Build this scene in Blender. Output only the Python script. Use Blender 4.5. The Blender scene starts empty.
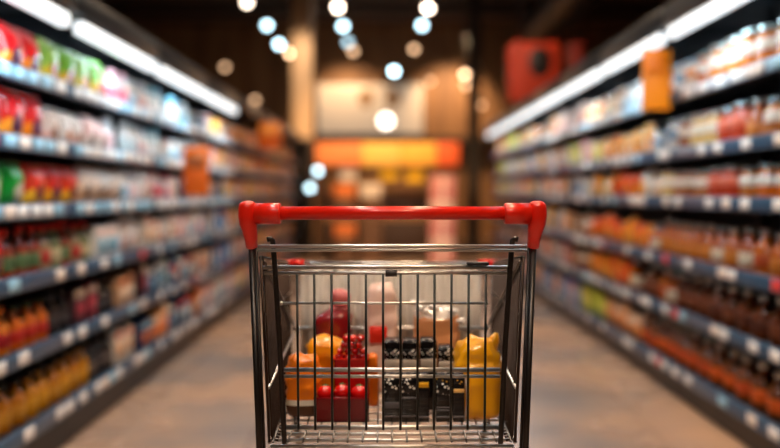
import bpy, bmesh, math, random
from mathutils import Vector, Matrix, noise
random.seed(11)
PI = math.pi
SC = bpy.context.scene
COL = SC.collection

# ------------------------------------------------------------------ camera
FPX, CX, CY = 800.0, 390.0, 224.0
CAM = Vector((0, 0, 1.08))
PITCH = math.atan(32 / FPX)
YAW = -math.atan(3 / FPX)
cd = bpy.data.cameras.new('camera')
cam = bpy.data.objects.new('camera', cd)
COL.objects.link(cam)
cam.location = CAM
cam.rotation_euler = (PI / 2 - PITCH, 0, YAW)
cd.sensor_width = 36
cd.lens = 36 * FPX / 780
cd.clip_end = 60
cd.dof.use_dof = True
cd.dof.focus_distance = 1.5
cd.dof.aperture_fstop = 1.12
SC.camera = cam
ROT = cam.rotation_euler.to_matrix()


def P(px, py, Y):
    """the point at depth Y (metres in front of the camera) that was measured at this place of the photograph"""
    d = ROT @ Vector(((px - CX) / FPX, (CY - py) / FPX, -1))
    return CAM + d * (Y / d.y)


# ------------------------------------------------------------------ materials
def lin(c):
    return tuple(((x / 12.92) if x <= 0.04045 else ((x + 0.055) / 1.055) ** 2.4) for x in c)


_M = {}


def M(rgb, rough=0.4, metal=0.0, spec=0.5, emit=0.0, coat=0.0, trans=0.0, alpha=1.0):
    """plain material from an sRGB 0-255 colour"""
    key = (tuple(rgb), rough, metal, spec, emit, coat, trans, alpha)
    if key in _M:
        return _M[key]
    m = bpy.data.materials.new('surface')
    m.use_nodes = True
    b = m.node_tree.nodes['Principled BSDF']
    c = (*lin([v / 255 for v in rgb]), 1)
    b.inputs['Base Color'].default_value = c
    b.inputs['Roughness'].default_value = rough
    b.inputs['Metallic'].default_value = metal
    b.inputs['Specular IOR Level'].default_value = spec
    b.inputs['Coat Weight'].default_value = coat
    b.inputs['Transmission Weight'].default_value = trans
    b.inputs['Alpha'].default_value = alpha
    if emit:
        b.inputs['Emission Color'].default_value = c
        b.inputs['Emission Strength'].default_value = emit
    _M[key] = m
    return m


def noise_mat(name, c1, c2, scale, rough=0.5, rough2=None, detail=4, metal=0.0, bump=0.0, lo=0.35, hi=0.65, stretch=(1, 1, 1)):
    m = bpy.data.materials.new(name)
    m.use_nodes = True
    nt = m.node_tree
    b = nt.nodes['Principled BSDF']
    tc = nt.nodes.new('ShaderNodeTexCoord')
    mp = nt.nodes.new('ShaderNodeMapping')
    mp.inputs['Scale'].default_value = stretch
    n = nt.nodes.new('ShaderNodeTexNoise')
    n.inputs['Scale'].default_value = scale
    n.inputs['Detail'].default_value = detail
    r = nt.nodes.new('ShaderNodeValToRGB')
    r.color_ramp.elements[0].position = lo
    r.color_ramp.elements[1].position = hi
    r.color_ramp.elements[0].color = (*lin([v / 255 for v in c1]), 1)
    r.color_ramp.elements[1].color = (*lin([v / 255 for v in c2]), 1)
    L = nt.links.new
    L(tc.outputs['Object'], mp.inputs['Vector'])
    L(mp.outputs['Vector'], n.inputs['Vector'])
    L(n.outputs['Fac'], r.inputs['Fac'])
    L(r.outputs['Color'], b.inputs['Base Color'])
    b.inputs['Roughness'].default_value = rough
    b.inputs['Metallic'].default_value = metal
    if rough2 is not None:
        mr = nt.nodes.new('ShaderNodeMapRange')
        mr.inputs['To Min'].default_value = rough
        mr.inputs['To Max'].default_value = rough2
        L(n.outputs['Fac'], mr.inputs['Value'])
        L(mr.outputs['Result'], b.inputs['Roughness'])
    if bump:
        bp = nt.nodes.new('ShaderNodeBump')
        bp.inputs['Strength'].default_value = bump
        bp.inputs['Distance'].default_value = 0.01
        L(n.outputs['Fac'], bp.inputs['Height'])
        L(bp.outputs['Normal'], b.inputs['Normal'])
    return m


def floor_mat():
    m = noise_mat('polished floor tiles', (122, 115, 112), (186, 148, 118), 0.9, 0.18, 0.36, 6)
    nt = m.node_tree
    b = nt.nodes['Principled BSDF']
    ramp = [n for n in nt.nodes if n.type == 'VALTORGB'][0]
    tc = [n for n in nt.nodes if n.type == 'TEX_COORD'][0]
    br = nt.nodes.new('ShaderNodeTexBrick')
    br.offset = 0.0
    br.inputs['Color1'].default_value = (1, 1, 1, 1)
    br.inputs['Color2'].default_value = (0.86, 0.86, 0.88, 1)
    br.inputs['Mortar'].default_value = (0.45, 0.43, 0.42, 1)
    br.inputs['Scale'].default_value = 1.0
    br.inputs['Mortar Size'].default_value = 0.004
    br.inputs['Brick Width'].default_value = 0.6
    br.inputs['Row Height'].default_value = 0.6
    mx = nt.nodes.new('ShaderNodeMix')
    mx.data_type = 'RGBA'
    mx.blend_type = 'MULTIPLY'
    mx.inputs[0].default_value = 1.0
    L = nt.links.new
    L(tc.outputs['Object'], br.inputs['Vector'])
    L(ramp.outputs['Color'], mx.inputs[6])
    L(br.outputs['Color'], mx.inputs[7])
    L(mx.outputs[2], b.inputs['Base Color'])
    return m


def speck_mat(name, ground, speck, scale=160, thr=0.3):
    """print of small light dots on a dark carton"""
    m = bpy.data.materials.new(name)
    m.use_nodes = True
    nt = m.node_tree
    b = nt.nodes['Principled BSDF']
    tc = nt.nodes.new('ShaderNodeTexCoord')
    v = nt.nodes.new('ShaderNodeTexVoronoi')
    v.inputs['Scale'].default_value = scale
    r = nt.nodes.new('ShaderNodeValToRGB')
    r.color_ramp.elements[0].position = thr
    r.color_ramp.elements[1].position = thr + 0.06
    r.color_ramp.elements[0].color = (*lin([x / 255 for x in speck]), 1)
    r.color_ramp.elements[1].color = (*lin([x / 255 for x in ground]), 1)
    L = nt.links.new
    L(tc.outputs['Object'], v.inputs['Vector'])
    L(v.outputs['Distance'], r.inputs['Fac'])
    L(r.outputs['Color'], b.inputs['Base Color'])
    b.inputs['Roughness'].default_value = 0.25
    return m


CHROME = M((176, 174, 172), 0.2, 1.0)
POST = M((72, 69, 67), 0.36, 1.0)  # chrome of the posts, darkened in colour for the dark aisle they mirror
WIRE = M((120, 116, 112), 0.3, 1.0)  # mid-tone chrome copy, dark reflections coloured in
HRAIL = M((222, 219, 215), 0.36, 1.0)  # chrome of the horizontal rails, bright reflections from above put into the colour
GWIRE = M((58, 60, 58), 0.35, 1.0)  # upright gate wires: same chrome, dark reflections put into the colour
SWIRE = M((66, 53, 46), 0.42, 1.0)  # side wire chrome, its dark look at a grazing angle coloured in
RED = M((222, 30, 12), 0.3, 0, 0.5, 0, 0.25)
BLACK = M((14, 14, 16), 0.4)
DARK = M((26, 27, 32), 0.45)
GONDOLA = M((32, 36, 44), 0.4)
BACKP = M((22, 25, 32), 0.6)
FASCIA = M((30, 38, 46), 0.35)
RAIL = M((48, 80, 110), 0.3)
RUBBER = M((30, 30, 30), 0.7)

# ------------------------------------------------------------------ mesh building


class MB:
    def __init__(self):
        self.v, self.f, self.m, self.s, self.mats = [], [], [], [], []

    def mi(self, mat):
        if mat not in self.mats:
            self.mats.append(mat)
        return self.mats.index(mat)

    def add(self, vs, fs, mat, smooth=True):
        o = len(self.v)
        self.v += [tuple(p) for p in vs]
        k = self.mi(mat)
        for f in fs:
            self.f.append(tuple(i + o for i in f))
            self.m.append(k)
            self.s.append(smooth)
        return self

    def box(self, lo, hi, mat, bev=0.0, seg=2):
        c = [(a + b) / 2 for a, b in zip(lo, hi)]
        d = [abs(b - a) for a, b in zip(lo, hi)]
        if not bev:
            vs = [(c[0] + sx * d[0] / 2, c[1] + sy * d[1] / 2, c[2] + sz * d[2] / 2) for sx in (-1, 1) for sy in (-1, 1) for sz in (-1, 1)]
            fs = [(0, 1, 3, 2), (4, 6, 7, 5), (0, 4, 5, 1), (2, 3, 7, 6), (0, 2, 6, 4), (1, 5, 7, 3)]
            return self.add(vs, fs, mat, False)
        bm = bmesh.new()
        bmesh.ops.create_cube(bm, size=1)
        for v in bm.verts:
            v.co = Vector((c[0] + v.co.x * d[0], c[1] + v.co.y * d[1], c[2] + v.co.z * d[2]))
        bmesh.ops.bevel(bm, geom=list(bm.edges), offset=min(bev, min(d) * 0.49), segments=seg, profile=0.5, affect='EDGES')
        bm.verts.index_update()
        self.add([v.co for v in bm.verts], [[v.index for v in f.verts] for f in bm.faces], mat, True)
        bm.free()
        return self

    def tube(self, path, r, mat, seg=10, cap=True):
        path = [Vector(p) for p in path]
        n = len(path)
        rs = r if isinstance(r, (list, tuple)) else [r] * n
        tang = []
        for i in range(n):
            a, b = path[max(0, i - 1)], path[min(n - 1, i + 1)]
            tang.append((b - a).normalized())
        t = tang[0]
        up = Vector((0, 0, 1)) if abs(t.z) < 0.9 else Vector((0, 1, 0))
        u = t.cross(up).normalized()
        vs, fs = [], []
        for i in range(n):
            t = tang[i]
            u = (u - t * u.dot(t)).normalized()
            w = t.cross(u)
            for k in range(seg):
                a = 2 * PI * k / seg
                vs.append(path[i] + (u * math.cos(a) + w * math.sin(a)) * rs[i])
        for i in range(n - 1):
            for k in range(seg):
                k2 = (k + 1) % seg
                fs.append((i * seg + k, i * seg + k2, (i + 1) * seg + k2, (i + 1) * seg + k))
        if cap:
            fs.append(tuple(range(seg))[::-1])
            fs.append(tuple((n - 1) * seg + k for k in range(seg)))
        return self.add(vs, fs, mat)

    def lathe(self, prof, mat, seg=16, sx=1.0, sy=1.0, o=(0, 0, 0), axis='z'):
        """prof: [(radius, height)] from bottom to top; mat one material or one per ring"""
        rings, fs = [], []
        mats = mat if isinstance(mat, list) else [mat] * (len(prof) - 1)
        vs = []
        for (r, z) in prof:
            for k in range(seg):
                a = 2 * PI * k / seg
                p = (r * math.cos(a) * sx, r * math.sin(a) * sy, z)
                if axis == 'x':
                    p = (p[2], p[0], p[1])
                if axis == 'y':
                    p = (p[0], p[2], p[1])
                vs.append((p[0] + o[0], p[1] + o[1], p[2] + o[2]))
        base = len(self.v)
        self.v += vs
        for i in range(len(prof) - 1):
            km = self.mi(mats[i])
            for k in range(seg):
                k2 = (k + 1) % seg
                self.f.append(tuple(base + x for x in (i * seg + k, i * seg + k2, (i + 1) * seg + k2, (i + 1) * seg + k)))
                self.m.append(km)
                self.s.append(True)
        for i, km, rev in ((0, self.mi(mats[0]), True), (len(prof) - 1, self.mi(mats[-1]), False)):
            if prof[i][0] > 1e-5:
                f = [base + i * seg + k for k in range(seg)]
                self.f.append(tuple(f[::-1] if rev else f))
                self.m.append(km)
                self.s.append(False)
        return self

    def ball(self, c, r, mat, seg=14, rings=8, sz=1.0, sx=1.0, sy=1.0):
        prof = [(max(1e-6, r * math.sin(PI * i / rings)), -r * sz * math.cos(PI * i / rings)) for i in range(rings + 1)]
        return self.lathe(prof, mat, seg, sx, sy, c)

    def mesh(self, name, shift=(0, 0, 0)):
        me = bpy.data.meshes.new(name)
        me.from_pydata([(x - shift[0], y - shift[1], z - shift[2]) for x, y, z in self.v], [], self.f)
        for m in self.mats:
            me.materials.append(m)
        me.polygons.foreach_set('material_index', self.m)
        me.polygons.foreach_set('use_smooth', self.s)
        me.update()
        return me


def link(name, data, parent=None, loc=None, rotz=0.0):
    o = bpy.data.objects.new(name, data)
    COL.objects.link(o)
    if parent is not None:
        o.parent = parent
    if loc is not None:
        o.location = loc
    if rotz:
        o.rotation_euler = (0, 0, rotz)
    return o


def tag(o, label=None, cat=None, group=None, kind=None):
    for k, v in (('label', label), ('category', cat), ('group', group), ('kind', kind)):
        if v:
            o[k] = v
    return o


def structure(name, mb):
    return tag(link(name, mb.mesh(name)), kind='structure')


# ------------------------------------------------------------------ room shell
RX0, RX1, RY0, RY1, RZ = -6.0, 6.0, -5.0, 18.0, 4.8
CEIL = noise_mat('dark ceiling paint', (84, 62, 47), (112, 84, 64), 2.0, 0.8)
WALLD = noise_mat('brown wall paint', (62, 44, 32), (80, 58, 42), 1.5, 0.8)
WALLB = noise_mat('tan wood panelling', (120, 82, 50), (158, 112, 70), 3.0, 0.6, stretch=(1, 1, 0.15))
structure('floor', MB().box((RX0, RY0, -0.1), (RX1, RY1, 0), floor_mat()))
structure('ceiling', MB().box((RX0, RY0, RZ), (RX1, RY1, RZ + 0.1), CEIL))
structure('wall_left', MB().box((RX0 - 0.1, RY0, 0), (RX0, RY1, RZ), WALLD))
structure('wall_right', MB().box((RX1, RY0, 0), (RX1 + 0.1, RY1, RZ), WALLD))
structure('wall_front', MB().box((RX0, RY0 - 0.1, 0), (RX1, RY0, RZ), WALLD))
structure('wall_back', MB().box((RX0, RY1, 0), (RX1, RY1 + 0.1, RZ), WALLB))
structure('trim_1', MB().box((RX0, RY1 - 0.35, 2.12), (RX1, RY1 - 0.002, 2.3), M((60, 38, 24), 0.6)))
BEAM = M((70, 52, 40), 0.7)
for i, y in enumerate((8.6, 11.3, 13.4, 15.7)):
    structure('ceiling_beam_%d' % (i + 1), MB().box((RX0, y, RZ - 0.3), (RX1, y + 0.2, RZ - 0.001), BEAM))
# column by the end of the left shelving
pc = P(302, 192, 13.4)
structure('pillar_1', MB().box((pc.x - 0.17, 13.4, 0), (pc.x + 0.17, 13.8, RZ - 0.31), M((190, 158, 124), 0.6), 0.01))
pc2 = P(474, 192, 15)
structure('pillar_2', MB().box((pc2.x - 0.11, 15.0, 0), (pc2.x + 0.11, 15.2, RZ), M((40, 30, 24), 0.7)))

# ------------------------------------------------------------------ shop shelving
ORD = 'first second third fourth fifth sixth seventh eighth ninth tenth eleventh twelfth thirteenth fourteenth fifteenth sixteenth seventeenth eighteenth nineteenth twentieth'.split()
ORD += ['twenty-' + x for x in ORD[:9]] + ['thirtieth']
SH = ['top', 'second', 'third', 'fourth', 'fifth', 'bottom']
BAY = 1.22
SIDE = {
    'left': dict(s=-1, lip=1.35, z=[1.512, 1.26, 1.007, 0.7425, 0.466, 0.175], y0=2.18, n=8, lampx=1.30, lampz=1.785, lamps=range(0, 4), first=0),
    'right': dict(s=1, lip=1.50, z=[1.575, 1.28, 1.03, 0.72, 0.45, 0.15], y0=1.72, n=8, lampx=1.42, lampz=1.885, lamps=range(0, 8), first=1),
}
LED = M((238, 248, 255), 0.4, 0, 0.5, 1.15)


def bayname(side, k):
    k = k - SIDE[side]['first']
    return 'nearest' if k == 0 else ORD[max(k, 0)]


def build_bay(side, k):
    S = SIDE[side]
    s, lip = S['s'], S['lip']
    ya, yb = S['y0'] + k * BAY + 0.002, S['y0'] + (k + 1) * BAY - 0.002
    X = lambda d: s * (lip + d)                      # d metres back from the shelf edge
    bx = lambda mb, d0, d1, y0, y1, z0, z1, m, bev=0: mb.box((min(X(d0), X(d1)), y0, z0), (max(X(d0), X(d1)), y1, z1), m, bev)
    root = link('shelf_unit', None, loc=(X(0.3), (ya + yb) / 2, 0))
    sh = root.location
    if k < S['first']:
        lab = 'dark shop shelving bay at the %s edge, before the first stocked bay' % side
    else:
        lab = '%s bay of the dark six-tier shelving along the %s of the aisle' % (bayname(side, k), side)
    tag(root, lab, 'shelving', 'shelving bays along the %s of the aisle' % side)
    part = lambda n, mb, p=root: link(n, mb.mesh(n, sh if p is root else sh), p)
    ztop = S['lampz'] + 0.15
    part('back_panel', bx(MB(), 0.47, 0.50, ya, yb, 0, ztop, BACKP))
    part('upright', bx(MB(), 0.43, 0.468, ya, ya + 0.03, 0, ztop, GONDOLA))
    part('upright', bx(MB(), 0.43, 0.468, yb - 0.03, yb, 0, ztop, GONDOLA))
    part('plinth', bx(MB(), 0.03, 0.468, ya, yb, 0, S['z'][5] - 0.05, BLACK))
    for i, z in enumerate(S['z']):
        sb = part('shelf', bx(MB(), 0.004, 0.428, ya, yb, z - 0.012, z + 0.008, GONDOLA, 0.002))
        h = 0.03 if i < 5 else 0.034
        part('price_rail', bx(MB(), -0.010, 0.003, ya, yb, z - h, z + h, RAIL, 0.004), sb)
    fx = S['lampx'] - lip
    part('canopy', bx(MB(), fx + 0.002, 0.468, ya, yb, S['lampz'] + 0.05, S['lampz'] + 0.15, FASCIA, 0.004))
    if k in S['lamps']:
        lamp = MB()
        zc = S['lampz']
        lamp.box((min(X(fx), X(fx + 0.05)), ya + 0.07, zc - 0.029), (max(X(fx), X(fx + 0.05)), yb - 0.07, zc + 0.029), LED, 0.012, 3)
        part('light_strip', lamp)
        part('light_bracket', bx(MB(), fx + 0.01, fx + 0.04, ya + 0.1, yb - 0.1, zc + 0.0285, zc + 0.051, DARK))


for side in SIDE:
    for k in range(SIDE[side]['n']):
        build_bay(side, k)

# ------------------------------------------------------------------ goods
_PM = {}
GROW = dict(snack_pouch=(1.12, 1.3, 1.06), refill_pouch=(1.15, 1.3, 1.08), glass_jar=(1.28, 1.28, 1.05), sauce_bottle=(1.5, 1.5, 1.06), toiletry_bottle=(1.3, 1.4, 1.06), product_box=(1.3, 1.4, 1.15), drink_carton=(1.4, 1.4, 1.0), food_tub=(1.25, 1.25, 1.5))


def mesh_of(name, mb):
    return mb.mesh(name)


def pouch_body(mb, w, h, d, a, b, c, amp=0.004, seed=0, split=0.5):
    """pillow pack: colour a above, b below, picture c in the middle of the lower half"""
    nu, nv = 12, 14
    g = lambda u, v: d / 2 * (max(0, 1 - abs(u) ** 2.2) ** 0.6) * (max(0, 1 - abs(v) ** 2.6) ** 0.6)
    for sgn in (-1, 1):
        vs, quads = [], []
        for j in range(nv + 1):
            for i in range(nu + 1):
                u, v = 2 * i / nu - 1, 2 * j / nv - 1
                nz = noise.noise(Vector((u * 2.3 + seed, v * 2.3, sgn * 3.1)))
                y = sgn * (g(u, v) + 0.0012) + (sgn * nz * amp if abs(u) < 0.98 and abs(v) < 0.98 else 0)
                pinch = 1 - 0.06 * (1 - v * v)
                vs.append((u * w / 2 * pinch, y, h * 0.04 + (v + 1) / 2 * h * 0.92))
        for j in range(nv):
            for i in range(nu):
                q = [j * (nu + 1) + i, j * (nu + 1) + i + 1, (j + 1) * (nu + 1) + i + 1, (j + 1) * (nu + 1) + i]
                u, v = (2 * (i + .5) / nu - 1), (j + .5) / nv
                e = (u / 0.5) ** 2 + ((v - 0.33) / 0.22) ** 2
                quads.append((q if sgn > 0 else q[::-1], c if e < 1 else (a if v > split + 0.12 * u else b)))
        for mat in (a, b, c):
            mb.add(vs, [q for q, m in quads if m is mat], mat)
    return mb


def kind_parts(kind, var):
    """[(part name, MB)] of one article, its first item the body; size (width along the aisle, depth, height)"""
    parts = []
    if kind == 'snack_pouch' or kind == 'refill_pouch':
        w, h, d = (0.150, 0.195, 0.07) if kind == 'snack_pouch' else (0.115, 0.18, 0.06)
        a, b, c = [M(x, 0.28, 0, 0.5, 0, 0.3) for x in var]
        parts.append(('body', pouch_body(MB(), w, h, d, a, b, c, seed=hash(var) % 50)))
        parts.append(('top_seal', MB().box((-w / 2, -0.003, h * 0.95), (w / 2, 0.003, h), a, 0.001)))
        parts.append(('bottom_seal', MB().box((-w / 2, -0.003, 0), (w / 2, 0.003, h * 0.05), b, 0.001)))
        return parts, (w, d, h)
    if kind == 'glass_jar':
        body, lab, lid = var
        mb = M(body, 0.12, 0, 0.6, 0, 0.4)
        r = 0.05
        parts.append(('body', MB().lathe([(0.04, 0), (0.048, 0.004), (r, 0.015), (r, 0.115), (0.046, 0.13), (0.040, 0.14), (0.040, 0.15)], mb, 18)))
        parts.append(('paper_label', MB().lathe([(r + 0.0006, 0.075), (r + 0.001, 0.076), (r + 0.001, 0.118), (r - 0.001, 0.1195)], M(lab, 0.35), 18)))
        parts.append(('lid', MB().lathe([(0.042, 0.148), (0.044, 0.15), (0.044, 0.168), (0.042, 0.171), (0.0001, 0.172)], M(lid, 0.16, 0.85), 18)))
        return parts, (0.102, 0.102, 0.172)
    if kind == 'sauce_bottle':
        body, lab, cap = var
        mb = M(body, 0.15, 0, 0.6, 0, 0.4)
        r = 0.033
        parts.append(('body', MB().lathe([(0.027, 0), (0.032, 0.004), (r, 0.012), (r, 0.1), (0.029, 0.118), (0.017, 0.138), (0.0135, 0.15), (0.0135, 0.168)], mb, 14)))
        parts.append(('paper_label', MB().lathe([(r + 0.0006, 0.03), (r + 0.001, 0.031), (r + 0.001, 0.085), (r + 0.0004, 0.086)], M(lab, 0.4), 14)))
        parts.append(('cap', MB().lathe([(0.0155, 0.164), (0.0165, 0.166), (0.0165, 0.188), (0.015, 0.19), (0.0001, 0.191)], M(cap, 0.16, 0.6), 14)))
        return parts, (0.068, 0.068, 0.191)
    if kind == 'toiletry_bottle':
        body, lab, cap = var
        mb = M(body, 0.3)
        parts.append(('body', MB().lathe([(0.036, 0), (0.041, 0.005), (0.042, 0.02), (0.040, 0.11), (0.036, 0.13), (0.02, 0.145), (0.016, 0.15)], mb, 16, 1.0, 0.62)))
        parts.append(('printed_label', MB().lathe([(0.0425, 0.03), (0.0430, 0.031), (0.0418, 0.1), (0.0412, 0.101)], M(lab, 0.35), 16, 1.0, 0.63)))
        parts.append(('cap', MB().lathe([(0.019, 0.147), (0.020, 0.149), (0.018, 0.178), (0.015, 0.181), (0.0001, 0.182)], M(cap, 0.3), 14)))
        return parts, (0.086, 0.054, 0.182)
    if kind == 'product_box':
        body, lab, strip = var
        w, d, h = 0.1, 0.06, 0.165
        parts.append(('carton', MB().box((-w / 2, -d / 2, 0), (w / 2, d / 2, h), M(body, 0.4), 0.003)))
        parts.append(('printed_panel', MB().box((-w * 0.36, -d / 2 - 0.0015, h * 0.18), (w * 0.36, -d / 2 - 0.0002, h * 0.62), M(lab, 0.4), 0.0006, 1)))
        parts.append(('printed_band', MB().box((-w * 0.45, -d / 2 - 0.0015, h * 0.74), (w * 0.45, -d / 2 - 0.0002, h * 0.92), M(strip, 0.4), 0.0006, 1)))
        return parts, (w, d, h)
    if kind == 'drink_carton':
        body, lab, cap = var
        w, d, h = 0.075, 0.075, 0.15
        mb = MB()
        mb.box((-w / 2, -d / 2, 0), (w / 2, d / 2, h), M(body, 0.35), 0.003)
        vs = [(-w / 2 + .002, -d / 2 + .002, h - .001), (w / 2 - .002, -d / 2 + .002, h - .001), (w / 2 - .002, d / 2 - .002, h - .001), (-w / 2 + .002, d / 2 - .002, h - .001),
              (-w / 2 + .002, -.002, h + .032), (w / 2 - .002, -.002, h + .032), (w / 2 - .002, .002, h + .032), (-w / 2 + .002, .002, h + .032),
              (-w / 2 + .002, -.002, h + .045), (w / 2 - .002, -.002, h + .045), (w / 2 - .002, .002, h + .045), (-w / 2 + .002, .002, h + .045)]
        fs = [(0, 1, 5, 4), (2, 3, 7, 6), (0, 4, 7, 3), (1, 2, 6, 5), (4, 5, 9, 8), (6, 7, 11, 10), (8, 9, 10, 11), (4, 8, 11, 7), (5, 6, 10, 9), (3, 2, 1, 0)]
        mb.add(vs, fs, M(body, 0.35), False)
        parts.append(('carton', mb))
        parts.append(('printed_panel', MB().box((-w * 0.42, -d / 2 - 0.0015, h * 0.15), (w * 0.42, -d / 2 - 0.0002, h * 0.7), M(lab, 0.35), 0.0006, 1)))
        cp = MB().lathe([(0.011, 0), (0.012, 0.002), (0.012, 0.010), (0.010, 0.012), (0.0001, 0.0122)], M(cap, 0.3), 12)
        ca, sa = math.cos(0.85), math.sin(0.85)
        cp.v = [(x, -0.02 + y * ca - z * sa, h + 0.0145 + y * sa + z * ca) for x, y, z in cp.v]
        parts.append(('cap', cp))
        return parts, (w, d, h + 0.045)
    if kind == 'food_tub':
        body, lab, lid = var
        parts.append(('tub', MB().lathe([(0.038, 0), (0.040, 0.003), (0.048, 0.085), (0.050, 0.09)], M(body, 0.35), 16)))
        parts.append(('printed_label', MB().lathe([(0.0422, 0.018), (0.0427, 0.019), (0.0478, 0.07), (0.0473, 0.071)], M(lab, 0.35), 16)))
        parts.append(('lid', MB().lathe([(0.0515, 0.088), (0.053, 0.089), (0.053, 0.098), (0.050, 0.101), (0.0001, 0.1012)], M(lid, 0.3), 16)))
        return parts, (0.107, 0.107, 0.101)
    raise ValueError(kind)


def article(kind, var, detail):
    key = (kind, var, detail)
    if key not in _PM:
        parts, size = kind_parts(kind, var)
        g = GROW[kind]
        for n, mb in parts:
            mb.v = [(x * g[0], y * g[1], z * g[2]) for x, y, z in mb.v]
        size = (size[0] * g[0], size[1] * g[1], size[2] * g[2])
        if detail:
            meshes = [(n, mb.mesh(kind + '_' + n)) for n, mb in parts]
        else:
            allp = MB()
            for n, mb in parts:
                o = len(allp.v)
                allp.v += mb.v
                idx = [allp.mi(m) for m in mb.mats]
                allp.f += [tuple(i + o for i in f) for f in mb.f]
                allp.m += [idx[i] for i in mb.m]
                allp.s += mb.s
            meshes = [(kind, allp.mesh(kind))]
        _PM[key] = (meshes, size)
    return _PM[key]


CATS = dict(snack_pouch='snack bag', refill_pouch='pouch', glass_jar='jar', sauce_bottle='bottle', toiletry_bottle='bottle', product_box='box', drink_carton='carton', food_tub='tub')
NOUN = dict(snack_pouch='snack pouch', refill_pouch='slim pouch', glass_jar='jar', sauce_bottle='bottle', toiletry_bottle='flat bottle', product_box='box', drink_carton='drink carton', food_tub='tub')
DETAIL_Y = 5.2

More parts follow.
